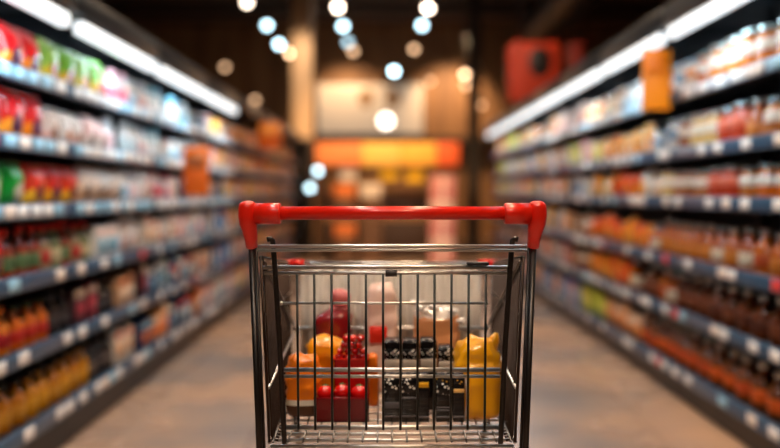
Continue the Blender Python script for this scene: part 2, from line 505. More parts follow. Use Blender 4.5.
# (how it looks, kind, [colour triples])
G = {
    'crisp_red': ('red-topped orange', 'snack_pouch', [((224, 24, 24), (250, 140, 20), (110, 50, 90)), ((232, 30, 26), (246, 110, 20), (140, 60, 90)), ((214, 20, 28), (250, 160, 40), (90, 40, 80))]),
    'crisp_green': ('lime green', 'snack_pouch', [((120, 196, 60), (240, 200, 40), (170, 80, 20)), ((150, 210, 90), (226, 216, 60), (190, 90, 20))]),
    'crisp_dkgreen': ('bright green', 'snack_pouch', [((12, 150, 50), (20, 130, 50), (200, 190, 170))]),
    'crisp_yellow': ('red and yellow', 'snack_pouch', [((226, 40, 30), (248, 176, 30), (120, 50, 70)), ((230, 60, 40), (250, 190, 50), (140, 60, 50))]),
    'pouch_white': ('white and pink', 'refill_pouch', [((236, 226, 222), (232, 190, 184), (150, 100, 70)), ((240, 238, 238), (224, 220, 222), (210, 150, 120)), ((238, 200, 196), (236, 226, 220), (130, 90, 60))]),
    'pouch_brown': ('cream and brown', 'refill_pouch', [((232, 216, 204), (200, 160, 130), (70, 40, 30)), ((226, 220, 214), (176, 140, 110), (90, 50, 40))]),
    'pouch_orange': ('orange', 'refill_pouch', [((250, 150, 30), (252, 176, 60), (220, 80, 20)), ((246, 120, 30), (250, 190, 90), (230, 60, 30)), ((250, 190, 110), (250, 150, 50), (240, 220, 190))]),
    'pouch_redorange': ('red and orange', 'refill_pouch', [((244, 90, 30), (250, 140, 30), (220, 30, 20)), ((250, 150, 40), (240, 60, 20), (250, 200, 90))]),
    'pouch_lime': ('yellow-green', 'refill_pouch', [((206, 216, 70), (220, 224, 110), (140, 170, 50))]),
    'pouch_peach': ('peach', 'refill_pouch', [((240, 180, 130), (236, 150, 90), (220, 110, 50)), ((236, 200, 170), (240, 160, 90), (230, 120, 40))]),
    'white_bottle': ('white', 'toiletry_bottle', [((240, 240, 240), (200, 222, 232), (236, 236, 236)), ((236, 238, 240), (230, 196, 200), (220, 226, 236)), ((244, 240, 236), (150, 190, 214), (244, 244, 244))]),
    'pink_bottle': ('pink-labelled white', 'toiletry_bottle', [((240, 232, 230), (236, 110, 130), (238, 180, 190)), ((236, 226, 226), (230, 160, 170), (236, 70, 100))]),
    'cyan_bottle': ('pale blue', 'toiletry_bottle', [((200, 226, 234), (236, 240, 244), (120, 190, 214)), ((226, 236, 240), (130, 196, 216), (236, 240, 240))]),
    'red_bottle': ('red-capped', 'sauce_bottle', [((120, 130, 90), (200, 190, 150), (214, 30, 24)), ((150, 60, 40), (90, 120, 80), (220, 40, 30)), ((160, 140, 110), (190, 60, 50), (206, 24, 22))]),
    'orange_sauce': ('orange', 'sauce_bottle', [((216, 110, 30), (190, 40, 30), (60, 70, 40)), ((224, 130, 40), (170, 30, 40), (230, 130, 40))]),
    'amber_sauce': ('dark-capped golden', 'sauce_bottle', [((206, 140, 30), (222, 160, 40), (50, 46, 30)), ((190, 120, 24), (210, 150, 50), (40, 40, 30))]),
    'dark_bottle': ('dark', 'sauce_bottle', [((34, 30, 34), (60, 56, 60), (30, 30, 34)), ((40, 34, 34), (110, 100, 96), (24, 24, 28))]),
    'maroon_box': ('maroon', 'product_box', [((110, 24, 40), (180, 60, 80), (190, 170, 160)), ((60, 40, 50), (160, 40, 60), (200, 180, 160))]),
    'navy_box': ('navy', 'product_box', [((24, 44, 84), (120, 170, 206), (220, 226, 230)), ((30, 60, 110), (210, 110, 60), (140, 190, 214)), ((40, 70, 110), (200, 220, 230), (220, 60, 60))]),
    'teal_box': ('white and teal', 'product_box', [((226, 232, 234), (40, 140, 160), (120, 190, 206)), ((236, 236, 236), (60, 150, 180), (236, 200, 190))]),
    'white_box': ('white', 'product_box', [((236, 230, 226), (230, 120, 110), (214, 220, 226)), ((232, 226, 222), (140, 176, 206), (240, 210, 190)), ((240, 232, 222), (224, 170, 120), (230, 150, 130))]),
    'orange_box': ('orange and white', 'product_box', [((240, 140, 60), (246, 226, 206), (236, 90, 40)), ((236, 170, 110), (240, 110, 40), (250, 230, 200)), ((246, 190, 80), (250, 236, 200), (226, 90, 60))]),
    'pink_box': ('pale pink', 'product_box', [((236, 180, 180), (240, 226, 220), (220, 100, 110)), ((230, 190, 170), (220, 120, 90), (240, 230, 220))]),
    'tan_box': ('tan', 'product_box', [((206, 160, 120), (230, 200, 170), (190, 100, 60)), ((196, 140, 100), (226, 210, 190), (150, 90, 60)), ((214, 180, 150), (120, 140, 170), (200, 120, 90))]),
    'blue_box': ('blue', 'product_box', [((60, 120, 190), (210, 226, 240), (40, 80, 150)), ((90, 150, 200), (240, 240, 240), (230, 130, 60))]),
    'yellow_box': ('yellow-green', 'product_box', [((222, 206, 70), (240, 236, 180), (150, 180, 60)), ((196, 206, 80), (246, 226, 120), (240, 200, 60))]),
    'amber_jar': ('white-labelled amber', 'glass_jar', [((224, 120, 30), (246, 240, 230), (196, 222, 224)), ((214, 104, 24), (240, 236, 230), (180, 214, 220)), ((230, 136, 50), (248, 244, 236), (206, 220, 220))]),
    'brown_jar': ('brown', 'glass_jar', [((150, 74, 20), (226, 210, 190), (214, 210, 204)), ((176, 92, 26), (190, 90, 40), (200, 196, 190)), ((190, 110, 50), (236, 226, 214), (150, 170, 180))]),
    'red_jar': ('orange-red', 'glass_jar', [((214, 80, 36), (240, 160, 130), (210, 226, 230)), ((196, 60, 30), (230, 110, 80), (190, 206, 210))]),
    'white_jar': ('white and blue', 'glass_jar', [((226, 226, 224), (90, 140, 180), (200, 220, 230)), ((236, 220, 206), (224, 150, 100), (150, 190, 214))]),
    'tan_jar': ('tan', 'glass_jar', [((226, 176, 130), (244, 226, 210), (230, 224, 216)), ((236, 196, 120), (246, 236, 220), (236, 226, 214))]),
    'amber_bottle': ('white-capped amber', 'sauce_bottle', [((186, 92, 20), (206, 120, 40), (226, 230, 230)), ((170, 80, 20), (230, 216, 190), (190, 214, 226)), ((200, 106, 30), (176, 70, 24), (236, 236, 232))]),
    'cola_bottle': ('silver-capped brown', 'sauce_bottle', [((96, 44, 18), (120, 60, 30), (206, 206, 204)), ((110, 52, 20), (90, 40, 20), (190, 200, 206))]),
    'brown_orange': ('orange-labelled brown', 'sauce_bottle', [((110, 60, 28), (226, 96, 24), (206, 200, 190)), ((124, 70, 34), (212, 80, 24), (190, 186, 180))]),
    'blue_tub': ('blue', 'food_tub', [((40, 80, 150), (70, 120, 190), (60, 100, 170))]),
    'white_tub': ('white', 'food_tub', [((240, 236, 230), (236, 160, 110), (236, 232, 228)), ((236, 230, 226), (150, 180, 200), (226, 226, 230)), ((240, 226, 210), (224, 90, 60), (240, 236, 232))]),
    'carton_white': ('white', 'drink_carton', [((242, 240, 236), (170, 206, 222), (226, 100, 60)), ((240, 236, 230), (240, 170, 80), (240, 240, 240))]),
    'carton_orange': ('orange', 'drink_carton', [((248, 170, 70), (250, 226, 180), (240, 240, 236)), ((246, 140, 50), (252, 200, 110), (250, 250, 246))]),
}

# shelves, top to bottom: (far end of the run in metres, goods[, more goods mixed in])
FAR_L = ['tan_box', 'pink_box', 'orange_box', 'navy_box', 'carton_orange', 'maroon_box']
FAR_L2 = ['tan_box', 'orange_box', 'pink_box', 'carton_orange', 'white_tub']
FAR_R = ['orange_box', 'pink_box', 'brown_jar', 'tan_jar', 'yellow_box', 'maroon_box']
FAR_R2 = ['white_box', 'tan_box', 'pink_box', 'brown_jar', 'navy_box', 'orange_box']
STOCK = {
    'left': [
        [(3.36, 'crisp_red'), (4.0, 'crisp_green'), (4.45, 'pink_bottle', 'white_bottle'), (5.3, 'white_bottle', 'cyan_bottle'), (5.9, 'orange_box', 'cyan_bottle', 'white_tub'), (7.0, *FAR_L), (11.9, *FAR_L2)],
        [(3.4, 'crisp_red'), (4.05, 'pouch_white'), (4.5, 'white_bottle', 'pouch_white'), (6.0, 'white_bottle', 'cyan_bottle', 'carton_white'), (7.2, *FAR_L), (11.9, *FAR_L2)],
        [(3.22, 'crisp_dkgreen'), (3.72, 'crisp_yellow'), (4.3, 'pouch_brown'), (4.8, 'white_bottle', 'pouch_white'), (5.4, 'pink_bottle', 'white_box'), (7.2, *FAR_L), (11.9, *FAR_L2)],
        [(3.1, 'crisp_yellow'), (3.85, 'red_bottle'), (4.3, 'teal_box', 'white_bottle'), (5.2, 'pouch_white', 'white_box'), (7.0, 'blue_box', 'pink_box', 'white_box'), (11.9, *FAR_L2)],
        [(3.3, 'orange_sauce'), (3.6, 'dark_bottle'), (4.2, 'maroon_box', 'dark_bottle'), (4.55, 'tan_box', 'maroon_box'), (5.7, 'navy_box', 'teal_box'), (7.2, 'pink_box', 'blue_box', 'tan_box'), (11.9, *FAR_L2)],
        [(3.75, 'amber_sauce'), (4.15, 'dark_bottle'), (4.5, 'white_box', 'navy_box'), (6.0, 'navy_box', 'orange_box'), (7.4, 'teal_box', 'white_box', 'pink_box'), (11.9, *FAR_L2)],
    ],
    'right': [
        [(4.1, 'amber_jar'), (4.6, 'white_jar', 'amber_jar'), (5.4, 'tan_jar', 'white_bottle', 'carton_orange'), (6.2, 'carton_orange', 'tan_jar'), (7.5, 'pink_box', 'white_box'), (9.0, 'orange_box', 'tan_jar'), (11.7, 'yellow_box', 'orange_box')],
        [(3.6, 'amber_bottle', 'brown_jar'), (4.3, 'red_jar', 'tan_jar', 'brown_jar'), (4.75, 'white_jar'), (5.9, 'pouch_orange'), (7.0, *FAR_R), (9.5, *FAR_R2), (11.7, 'yellow_box', 'white_box')],
        [(3.6, 'brown_jar', 'amber_jar'), (3.88, 'red_jar'), (4.0, 'blue_tub'), (4.4, 'brown_jar'), (4.85, 'tan_jar', 'carton_white'), (5.7, 'pouch_redorange'), (6.2, 'pouch_orange', 'tan_jar'), (9.5, *FAR_R2), (11.7, 'yellow_box', 'white_box')],
        [(4.8, 'amber_bottle'), (6.2, 'pouch_redorange', 'pouch_orange'), (9.2, *FAR_R2), (11.7, *FAR_R)],
        [(4.3, 'cola_bottle'), (5.1, 'amber_bottle', 'cola_bottle'), (6.2, 'pouch_redorange', 'pouch_orange'), (9.2, *FAR_R2), (11.7, *FAR_R2)],
        [(4.95, 'brown_orange'), (5.7, 'pouch_peach', 'pouch_orange'), (6.35, 'pouch_lime', 'yellow_box'), (8.0, 'orange_box', 'pink_box', 'blue_box'), (11.7, *FAR_R2)],
    ],
}
SMALL = dict(snack_pouch=0.152, refill_pouch=0.118, glass_jar=0.108, sauce_bottle=0.074, toiletry_bottle=0.090, product_box=0.106, drink_carton=0.082, food_tub=0.112)


def px_of(p):
    v = ROT.transposed() @ (Vector(p) - CAM)
    return CX + FPX * v.x / -v.z, CY - FPX * v.y / -v.z


def put(kind, gkey, var, loc, rotz, label, group, detail, scale=1.0, thin=1.0):
    meshes, size = article(kind, var, detail)
    root = link(kind, meshes[0][1], loc=loc, rotz=rotz)
    root.scale = (thin, thin, scale)
    tag(root, label, CATS[kind], group)
    for n, me in meshes[1:]:
        link(n, me, root)
    return root


n_goods = 0
for side, shelves in STOCK.items():
    S = SIDE[side]
    s = S['s']
    for i, runs in enumerate(shelves):
        z = S['z'][i] + 0.009
        count = {}
        y = 2.24 if side == 'left' else 2.1
        for run in runs:
            yend, keys = run[0], run[1:]
            q = 0
            tall = random.uniform(0.84, 1.03)
            thin = 0.8 if side == 'left' and G[keys[0]][1] == 'sauce_bottle' else 1.0
            while True:
                gkey = keys[0] if len(keys) == 1 else random.choice(keys) if y > 5 else keys[(q // 2) % len(keys)]
                look, kind, variants = G[gkey]
                w = (1.1 if kind == 'sauce_bottle' and side == 'right' else 1.0) * thin * SMALL[kind] * GROW[kind][0] * (1.14 if kind in ('glass_jar', 'toiletry_bottle', 'sauce_bottle') else 1.0) + (random.uniform(0.002, 0.012) if y < 6 else random.uniform(0.02, 0.12))
                if y + w > min(yend + 0.03, S['y0'] + S['n'] * BAY - 0.12):
                    break
                if random.random() < (0.0 if y < 4.0 else 0.14):
                    y += 0.09
                yc = y + w / 2
                bay = int((yc - S['y0']) // BAY)
                ya = S['y0'] + bay * BAY
                y += w
                q += 1
                var = variants[random.randrange(len(variants))] if kind not in ('snack_pouch',) or len(variants) > 3 else variants[q % len(variants)]
                detail = yc < DETAIL_Y
                d = article(kind, var, detail)[1][1]
                back = 0.035 + d / 2 + random.uniform(0, 0.012)
                x = s * (S['lip'] + back)
                pre = not (-4 < px_of((x, yc + w / 2, z + 0.1))[0] < 784)      # nearer than the photograph reaches
                key = 'pre' if pre else bay
                count[key] = count.get(key, 0) + 1
                rz = (PI / 2 if s < 0 else -PI / 2) + random.uniform(-0.05, 0.05)
                clear = (S['lampz'] - 0.06 if i == 0 else S['z'][i - 1] - 0.035) - z
                h = article(kind, var, detail)[1][2]
                sc = min(random.uniform(0.96, 1.04) * (tall if y < 4.6 else random.uniform(0.75, 1.05)) * (1.0 if kind != 'glass_jar' or i else 1.08), (clear - 0.01) / h)
                label = '%s %s, %s along the %s bay, %s shelf, %s shelving' % (look, NOUN[kind], ORD[count[key] - 1], bayname(side, bay), SH[i], side)
                if pre:
                    label = '%s %s, %s of those beside the camera, %s shelf, %s shelving' % (look, NOUN[kind], ORD[count[key] - 1], SH[i], side)
                put(kind, gkey, var, (x, yc, z), rz, label, '%s shelf goods of the %s shelving' % (SH[i], side), detail, sc, thin)
                n_goods += 1
            y = max(y, yend - 0.03) if y < yend - 0.2 else y
print('goods', n_goods)

# price tags clipped into the rails of the near bays
TAGS = [((236, 236, 236), 'white'), ((238, 226, 216), 'cream'), ((150, 200, 226), 'pale blue'), ((214, 60, 60), 'red')]
_tm = {}
for side, S in SIDE.items():
    s = S['s']
    for i, z in enumerate(S['z']):
        for bay in range(S['first'], S['first'] + 4):
            ya = S['y0'] + bay * BAY
            n = 0
            y = ya + 0.06
            dense = (i < 3 and side == 'left') or (i == 0 and side == 'right')
            while y < ya + BAY - 0.09:
                wide = 0.085 if not (i == 0 and side == 'right') else 0.15
                step = wide + (random.uniform(0.01, 0.05) if dense else random.choice((0.012, 0.1, 0.2, 0.32)))
                x = s * (S['lip'] - 0.0112)
                if px_of((x, y + wide, z))[0] > -6 and px_of((x, y + wide, z))[0] < 786:
                    rgb, nm = TAGS[random.choices(range(4), (8, 3, 6 if dense else 2, 0.4))[0]]
                    key = (rgb, wide)
                    if key not in _tm:
                        _tm[key] = MB().box((-0.0006, -wide / 2, -0.022), (0.0006, wide / 2, 0.022), M(rgb, 0.35), 0.0004, 1).mesh('price_tag')
                    n += 1
                    o = link('price_tag', _tm[key], loc=(x, y + wide / 2, z))
                    tag(o, '%s price tag, %s along the %s bay, %s shelf edge, %s shelving' % (nm, ORD[n - 1], bayname(side, bay), SH[i], side), 'price tag', 'price tags on the %s shelf edges of the %s shelving' % (SH[i], side))
                y += step

# orange flag signs on the shelf edges
ORANGE = M((220, 100, 8), 0.4)
ORANGE2 = M((252, 150, 20), 0.4)
DKOR = M((150, 74, 14), 0.4)


def flag_sign(side, Y, w, z0, z1, m, m2, label):
    S = SIDE[side]
    s = S['s']
    x0 = s * (S['lip'] - 0.016)
    x1 = x0 - s * w
    root = link('flag_sign', None, loc=((x0 + x1) / 2, Y, z0))
    tag(root, label, 'sign', 'orange flag signs on the shelf edges')
    sh = root.location
    lo, hi = min(x0, x1), max(x0, x1)
    link('panel', MB().box((lo, Y, z0), (hi, Y + 0.012, z1), m, 0.003).mesh('panel', sh), root)
    link('printed_block', MB().box((lo + 0.02, Y - 0.0015, z0 + (z1 - z0) * 0.56), (hi - 0.02, Y - 0.0002, z1 - 0.03), m2, 0.0005, 1).mesh('printed_block', sh), root)
    link('clip', MB().box((x0 - 0.004, Y - 0.01, z0 + 0.02), (x0 + 0.004, Y + 0.022, z0 + 0.08), DARK, 0.001).mesh('clip', sh), root)


flag_sign('left', 5.25, 0.165, 1.06, 1.37, ORANGE, DKOR, 'orange flag sign with brown print standing out from the left shelving')
flag_sign('right', 4.20, 0.150, 1.51, 1.825, ORANGE2, M((236, 130, 20), 0.4), 'amber yellow flag sign under the right light strip')
flag_sign('left', 8.3, 0.24, 1.52, 1.80, ORANGE, M((250, 170, 80), 0.4), 'far orange flag sign where the left light strips end')

# ------------------------------------------------------------------ the trolley
CART = link('shopping_cart', None, loc=P(392.5, 192, 1.46) * 1)
CART.location.z = 0
tag(CART, 'chrome wire shopping cart with a red push handle', 'shopping cart')
csh = CART.location.copy()


def cpart(name, mb, parent=None):
    return link(name, mb.mesh(name, csh), parent or CART)


MIR = lambda px: 785 - px                  # the trolley is symmetric about x = 392.5
YH = 1.46
bar = cpart('handle_bar', MB().tube([P(276, 213.2, YH), P(392, 213, YH), P(509, 213.2, YH)], 0.0124, RED, 20))
for sgn in (0, 1):
    f = (lambda p: MIR(p)) if sgn else (lambda p: p)
    a, b = P(f(255), 213.8, YH), P(f(281), 213.6, YH)
    cpart('handle_sleeve', MB().tube([a, a.lerp(b, 0.93), a.lerp(b, 0.97), b], [0.0195, 0.0195, 0.019, 0.0172], RED, 20))
    # elbow: a domed block that narrows downwards on to the post
    pts = [(248.0, 200.8, 0.006), (248.0, 202.2, 0.0125), (248.0, 204.5, 0.0160), (247.8, 208, 0.0172), (247.8, 216, 0.0176), (248.4, 223, 0.0168), (249.8, 230, 0.0140), (251.0, 238, 0.0122), (251.9, 247, 0.0108), (252, 247.6, 0.009)]
    cpart('handle_elbow', MB().tube([P(f(x), y, YH + (0.012 if y > 225 else 0) * (y - 225) / 22) for x, y, r in pts], [r for x, y, r in pts], RED, 18))
    # uprights: outer tube and a thinner one beside it, down to the lower frame
    top, mid = P(f(251.6), 244, YH + 0.012), P(f(259.5), 448, 1.49)
    foot = Vector((mid.x * 0.98, 1.50, 0.2))
    cpart('upright_post', MB().tube([top, mid, foot], 0.0062, POST, 12))
    top2, mid2 = P(f(255.6), 246, YH + 0.018), P(f(264.0), 448, 1.50)
    cpart('upright_rod', MB().tube([top2, mid2, Vector((mid2.x * 0.985, 1.51, 0.22))], 0.0034, POST, 10))

# basket corners (x half width about the trolley's middle, y, z)
XM = csh.x
YN, YF = 1.52, 1.985
ZB = 0.600
nearT, nearB, farT, farB = 0.250, 0.236, 0.256, 0.250
ZTN, ZTF = 0.955, 0.905
cpart('cross_bar', MB().tube([P(258, 246.6, 1.485), P(392, 245.8, 1.485), P(527, 246.6, 1.485)], 0.0036, HRAIL, 10))
cpart('cross_bar', MB().tube([P(258, 250.6, 1.489), P(392, 249.8, 1.489), P(527, 250.6, 1.489)], 0.0030, HRAIL, 10))

for sgn in (-1, 1):
    V = lambda h, y, z: Vector((XM + sgn * h, y, z))
    side = cpart('side_panel', MB().tube([V(nearT, YN, ZTN), V(farT, YF, ZTF)], 0.0042, POST).tube([V(farT, YF, ZTF), V(farB, YF, ZB)], 0.0042, CHROME).tube([V(nearB, YN, ZB), V(farB, YF, ZB)], 0.0040, CHROME).tube([V(nearT, YN, ZTN), V(nearB, YN, ZB)], 0.0030, SWIRE))
    g = MB()
    nn = 24
    for k in range(1, nn):
        t = k / nn
        yy = YN + (YF - YN) * t
        a = V(nearT + (farT - nearT) * t - 0.003, yy, ZTN + (ZTF - ZTN) * t)
        b = V(nearB + (farB - nearB) * t - 0.003, yy, ZB)
        g.tube([a, b, b + Vector((-sgn * 0.012, 0, -0.003))], 0.0026, SWIRE, 8)
    cpart('wire_grid', g, side)
    cpart('brace_rod', MB().tube([V(nearT - 0.007, YN, 0.947), V(farT - 0.014, YF, 0.748)], 0.0030, WIRE, 8), side)
    cpart('middle_rail', MB().tube([V(nearB + 0.001, YN, 0.705), V(farB - 0.011, YF, 0.735)], 0.0032, HRAIL, 8), side)
    cpart('middle_rail', MB().tube([V(nearT - 0.005, YN, 0.845), V(farT - 0.005, YF, 0.832)], 0.0024, WIRE, 8), side)
    cpart('corner_bumper', MB().tube([V(farT + 0.001, YF - 0.001, ZTF + 0.006), V(farT + 0.001, YF - 0.001, ZTF - 0.012)], [0.013, 0.012], RED, 14).tube([V(farT - 0.01, YF - 0.001, ZTF - 0.002), V(farT - 0.040, YF - 0.001, ZTF - 0.002)], [0.0105, 0.009], RED, 14))

# far end: ribbed pale panel between rails
rib = MB()
PANEL = M((196, 188, 178), 0.38)
nr = 28
vs, fs = [], []
for k in range(nr * 4 + 1):
    u = k / (nr * 4)
    xx = XM - 0.226 + 0.452 * u
    dep = 0.008 * math.sin(2 * PI * nr * u / 2)
    for zz in (0.612, 0.898):
        for th in (0, 0.002):
            vs.append((xx, YF + 0.008 + dep + th, zz))
for k in range(nr * 4):
    o = k * 4
    fs += [(o, o + 4, o + 6, o + 2), (o + 1, o + 3, o + 7, o + 5), (o + 2, o + 6, o + 7, o + 3), (o, o + 1, o + 5, o + 4)]
o = nr * 4 * 4
fs += [(0, 2, 3, 1), (o, o + 1, o + 3, o + 2)]
rib.add(vs, fs, PANEL)
front = cpart('front_panel', rib)
cpart('panel_rail', MB().tube([(XM - 0.245, YF - 0.006, 0.741), (XM + 0.245, YF - 0.006, 0.741)], 0.0050, HRAIL, 10), front)
cpart('panel_rail', MB().tube([(XM - 0.252, YF - 0.002, 0.903), (XM + 0.252, YF - 0.002, 0.903)], 0.0040, HRAIL, 10), front)
cpart('panel_rail', MB().tube([(XM - 0.246, YF - 0.002, ZB + 0.006), (XM + 0.246, YF - 0.002, ZB + 0.006)], 0.0040, HRAIL, 10), front)

# floor of the basket
bt = MB()
NX = 17
for k in range(NX):
    t = k / (NX - 1) * 2 - 1
    bt.tube([(XM + nearB * 0.97 * t, YN, ZB), (XM + farB * 0.98 * t, YF, ZB)], 0.0020, WIRE, 8)
base = cpart('basket_floor', bt)
for k, yy in enumerate((1.508, 1.545, 1.585, 1.63, 1.68, 1.735, 1.79, 1.85, 1.915, 1.98)):
    hw = (nearB + (farB - nearB) * (yy - YN) / (YF - YN)) * 0.985
    cpart('floor_rod', MB().tube([(XM - hw, yy, ZB - 0.0045), (XM + hw, yy, ZB - 0.0045)], 0.0034 if k < 3 else 0.0026, HRAIL, 8), base)

# rear gate
YG = 1.535
gate = cpart('rear_gate', MB().tube([P(260, 267.5, YG), P(392, 267.0, YG), P(512, 267.5, YG)], 0.0042, HRAIL, 10))
cpart('gate_rail', MB().tube([P(264, 273, YG - .003), P(392, 273, YG - .003), P(512, 273, YG - .003)], 0.0036, HRAIL, 10), gate)
cpart('gate_clip', MB().tube([P(385.5, 273.3, YG - .004), P(397, 273.3, YG - .004)], 0.0066, M((50, 44, 44), 0.4), 12), gate)
cpart('coin_lock', MB().box(P(467, 265.5, YG - 0.012), P(488, 261.5, YG + 0.006), M((20, 20, 30), 0.35), 0.002), gate)
for f in ((lambda p: p), (lambda p: MIR(p))):
    pts = [P(f(267), 239.6, YG - 0.016), P(f(270.5), 238.8, YG - 0.014), P(f(272.5), 240.5, YG - .012), P(f(273.2), 246, YG - .0125), P(f(275), 268, YG - .0125), P(f(279.5), 340, YG - .0125), P(f(284), 432, YG - .0125), P(f(284.6), 446, YG - .0125)]
    cpart('gate_stile', MB().tube(pts, 0.0052, POST, 12), gate)
for x in (297, 314.2, 331.4, 348.6, 365.9, 383.1, 400.6, 417.8, 434.6, 451.6, 468.8, 486.0):
    cpart('gate_wire', MB().tube([P(x, 274, YG - .009), P(392.5 + (x - 392.5) * 0.985, 430, YG - .009)], 0.0024, GWIRE, 8), gate)
r1 = MB().tube([P(281, 303.2, YG - .004), P(486, 303.2, YG - .004)], 0.0027, HRAIL, 8)
for x in (281, 486):
    r1.ball(P(x, 303.2, YG - .004), 0.0046, HRAIL)
cpart('gate_rail', r1, gate)
cpart('gate_rail', MB().tube([P(284, 369.8, YG - .003), P(500, 369.8, YG - .003)], 0.0044, HRAIL, 10), gate)
cpart('gate_rail', MB().tube([P(284, 376.3, YG - .001), P(500, 376.3, YG - .001)], 0.0034, HRAIL, 10), gate)
cpart('gate_rail', MB().tube([P(283, 427.3, YG - .003), P(501, 427.3, YG - .003)], 0.0048, HRAIL, 10), gate)

# lower frame and castors
lf = MB()
hw = abs(P(259.5, 448, 1.49).x - XM) * 0.98
for sgn in (-1, 1):
    lf.tube([(XM + sgn * hw, 1.50, 0.21), (XM + sgn * hw * 0.98, 1.52, 0.18), (XM + sgn * hw * 0.85, 2.05, 0.16), (XM + sgn * hw * 0.82, 2.12, 0.2)], 0.011, CHROME, 12)
lf.tube([(XM - hw, 1.53, 0.178), (XM + hw, 1.53, 0.178)], 0.009, CHROME, 10)
lf.tube([(XM - hw * 0.85, 2.04, 0.162), (XM + hw * 0.85, 2.04, 0.162)], 0.009, CHROME, 10)
for k in range(9):
    t = k / 8 * 2 - 1
    lf.tube([(XM + hw * 0.95 * t, 1.53, 0.186), (XM + hw * 0.82 * t, 2.04, 0.172)], 0.003, WIRE, 8)
low = cpart('lower_frame', lf)
for sgn in (-1, 1):
    cpart('front_leg', MB().tube([(XM + sgn * farB, YF - 0.02, ZB - 0.002), (XM + sgn * hw * 0.84, 2.07, 0.19)], 0.008, CHROME, 10))
    for yy, xx in ((1.53, hw), (2.03, hw * 0.85)):
        c = MB()
        cx_ = XM + sgn * xx
        c.tube([(cx_, yy, 0.168), (cx_, yy, 0.128)], 0.01, CHROME, 10)
        c.box((cx_ - 0.022, yy - 0.014, 0.124), (cx_ + 0.022, yy + 0.03, 0.132), CHROME, 0.002)
        for q in (-1, 1):
            c.box((cx_ + q * 0.020 - 0.002, yy - 0.006, 0.055), (cx_ + q * 0.020 + 0.002, yy + 0.03, 0.128), CHROME, 0.001)
        cas = cpart('castor_fork', c)
        cpart('wheel', MB().lathe([(0.012, -0.016), (0.055, -0.015), (0.0615, -0.009), (0.0615, 0.009), (0.055, 0.015), (0.012, 0.016)], RUBBER, 24, 1, 1, (cx_, yy + 0.012, 0.0625), 'x'), cas)

# ------------------------------------------------------------------ groceries in the basket
ZF = ZB + 0.0048


def crumple(w, d, h, mats, seed, amp=0.008, nu=26, nv=22, ex=0.55, top=0.12, freq=18.0, neck=None, lean=0.0):
    """soft bag with a bulging, crumpled top; mats one material, or [(height share, material), ...] from the bottom up"""
    vs, fs, ms = [], [], []
    for j in range(nv + 1):
        t = j / nv
        if t < 0.08:
            rr = 0.86 + 0.14 * math.sin(t / 0.08 * PI / 2)
        elif t > 1 - top:
            q = (t - 1 + top) / top
            rr = max(0.02, math.sqrt(max(0, 1 - q * q)) * 0.97)
        else:
            rr = 1.0
        if neck:
            rr *= neck(t)
        for i in range(nu):
            a = 2 * PI * i / nu
            ca, sa = math.cos(a), math.sin(a)
            x = math.copysign(abs(ca) ** ex, ca) * w / 2 * rr
            y = math.copysign(abs(sa) ** ex, sa) * d / 2 * rr
            z = t * h
            nz = noise.noise(Vector((x * freq * 2 + seed, y * freq * 2, z * freq * 2))) * 1.0 + 0.5 * noise.noise(Vector((x * freq * 5, y * freq * 5 + seed, z * freq * 5)))
            k = amp * nz * (0.25 + 0.9 * t) * min(1, t * 8)
            nrm = Vector((x / (w / 2 + 1e-6), y / (d / 2 + 1e-6), 0.4 if t > 0.85 else 0))
            nrm = nrm.normalized() if nrm.length > 1e-6 else Vector((0, 0, 1))
            zz = z + k * nrm.z + (amp * 1.0 * noise.noise(Vector((x * 60 + seed, y * 60, 3.3))) if t > 1 - top else 0)
            vs.append((x + k * nrm.x + lean * max(0, min(1, (t - 0.7) / 0.12)), y + k * nrm.y, max(0, zz)))
    mb = MB()
    quads = []
    for j in range(nv):
        for i in range(nu):
            i2 = (i + 1) % nu
            quads.append(((j + 0.5) / nv, (j * nu + i, j * nu + i2, (j + 1) * nu + i2, (j + 1) * nu + i)))
    bands = mats if isinstance(mats, list) else [(1.0, mats)]
    lo = 0
    for hi, m in bands:
        mb.add(vs, [q for t, q in quads if lo <= t < hi], m)
        lo = hi
    mb.add(vs, [tuple(range(nu))[::-1]], bands[0][1], False)
    mb.add(vs, [tuple(nv * nu + k for k in range(nu))], bands[-1][1], True)
    # weld the shared rings back together
    bm = bmesh.new()
    me = mb.mesh('bag')
    bm.from_mesh(me)
    bmesh.ops.remove_doubles(bm, verts=list(bm.verts), dist=1e-5)
    loose = [v for v in bm.verts if not v.link_faces]
    bmesh.ops.delete(bm, geom=loose, context='VERTS')
    bm.to_mesh(me)
    bm.free()
    return me


def grocery(name, me, px, Y, label, cat, rotz=0, group=None, z=ZF):
    p = P(px, 300, Y)
    o = link(name, me, loc=(p.x, Y, z), rotz=rotz)
    return tag(o, label, cat, group)


YEL = M((246, 160, 10), 0.3, 0, 0.5, 0, 0.4)
YEL2 = M((240, 168, 8), 0.3, 0, 0.5, 0, 0.4)
ORG = M((244, 130, 8), 0.3, 0, 0.5, 0, 0.4)
b = grocery('snack_bag', crumple(0.074, 0.055, 0.132, [(0.2, M((84, 50, 26), 0.4)), (0.27, M((226, 220, 206), 0.4)), (1, ORG)], 3, 0.010, freq=30, top=0.22), 303.5, 1.70, 'squat orange bag with a white stripe and brown foot, beside the tomatoes', 'snack bag')
b = grocery('snack_bag', crumple(0.088, 0.06, 0.156, YEL, 8, 0.012, freq=26, top=0.25), 325, 1.785, 'taller crumpled yellow-orange bag behind the squat orange one', 'snack bag')
b = grocery('snack_bag', crumple(0.022, 0.03, 0.118, M((238, 120, 14), 0.3), 5, 0.003, freq=25), 373.5, 1.775, 'narrow orange packet between tomatoes and black cartons', 'snack bag')
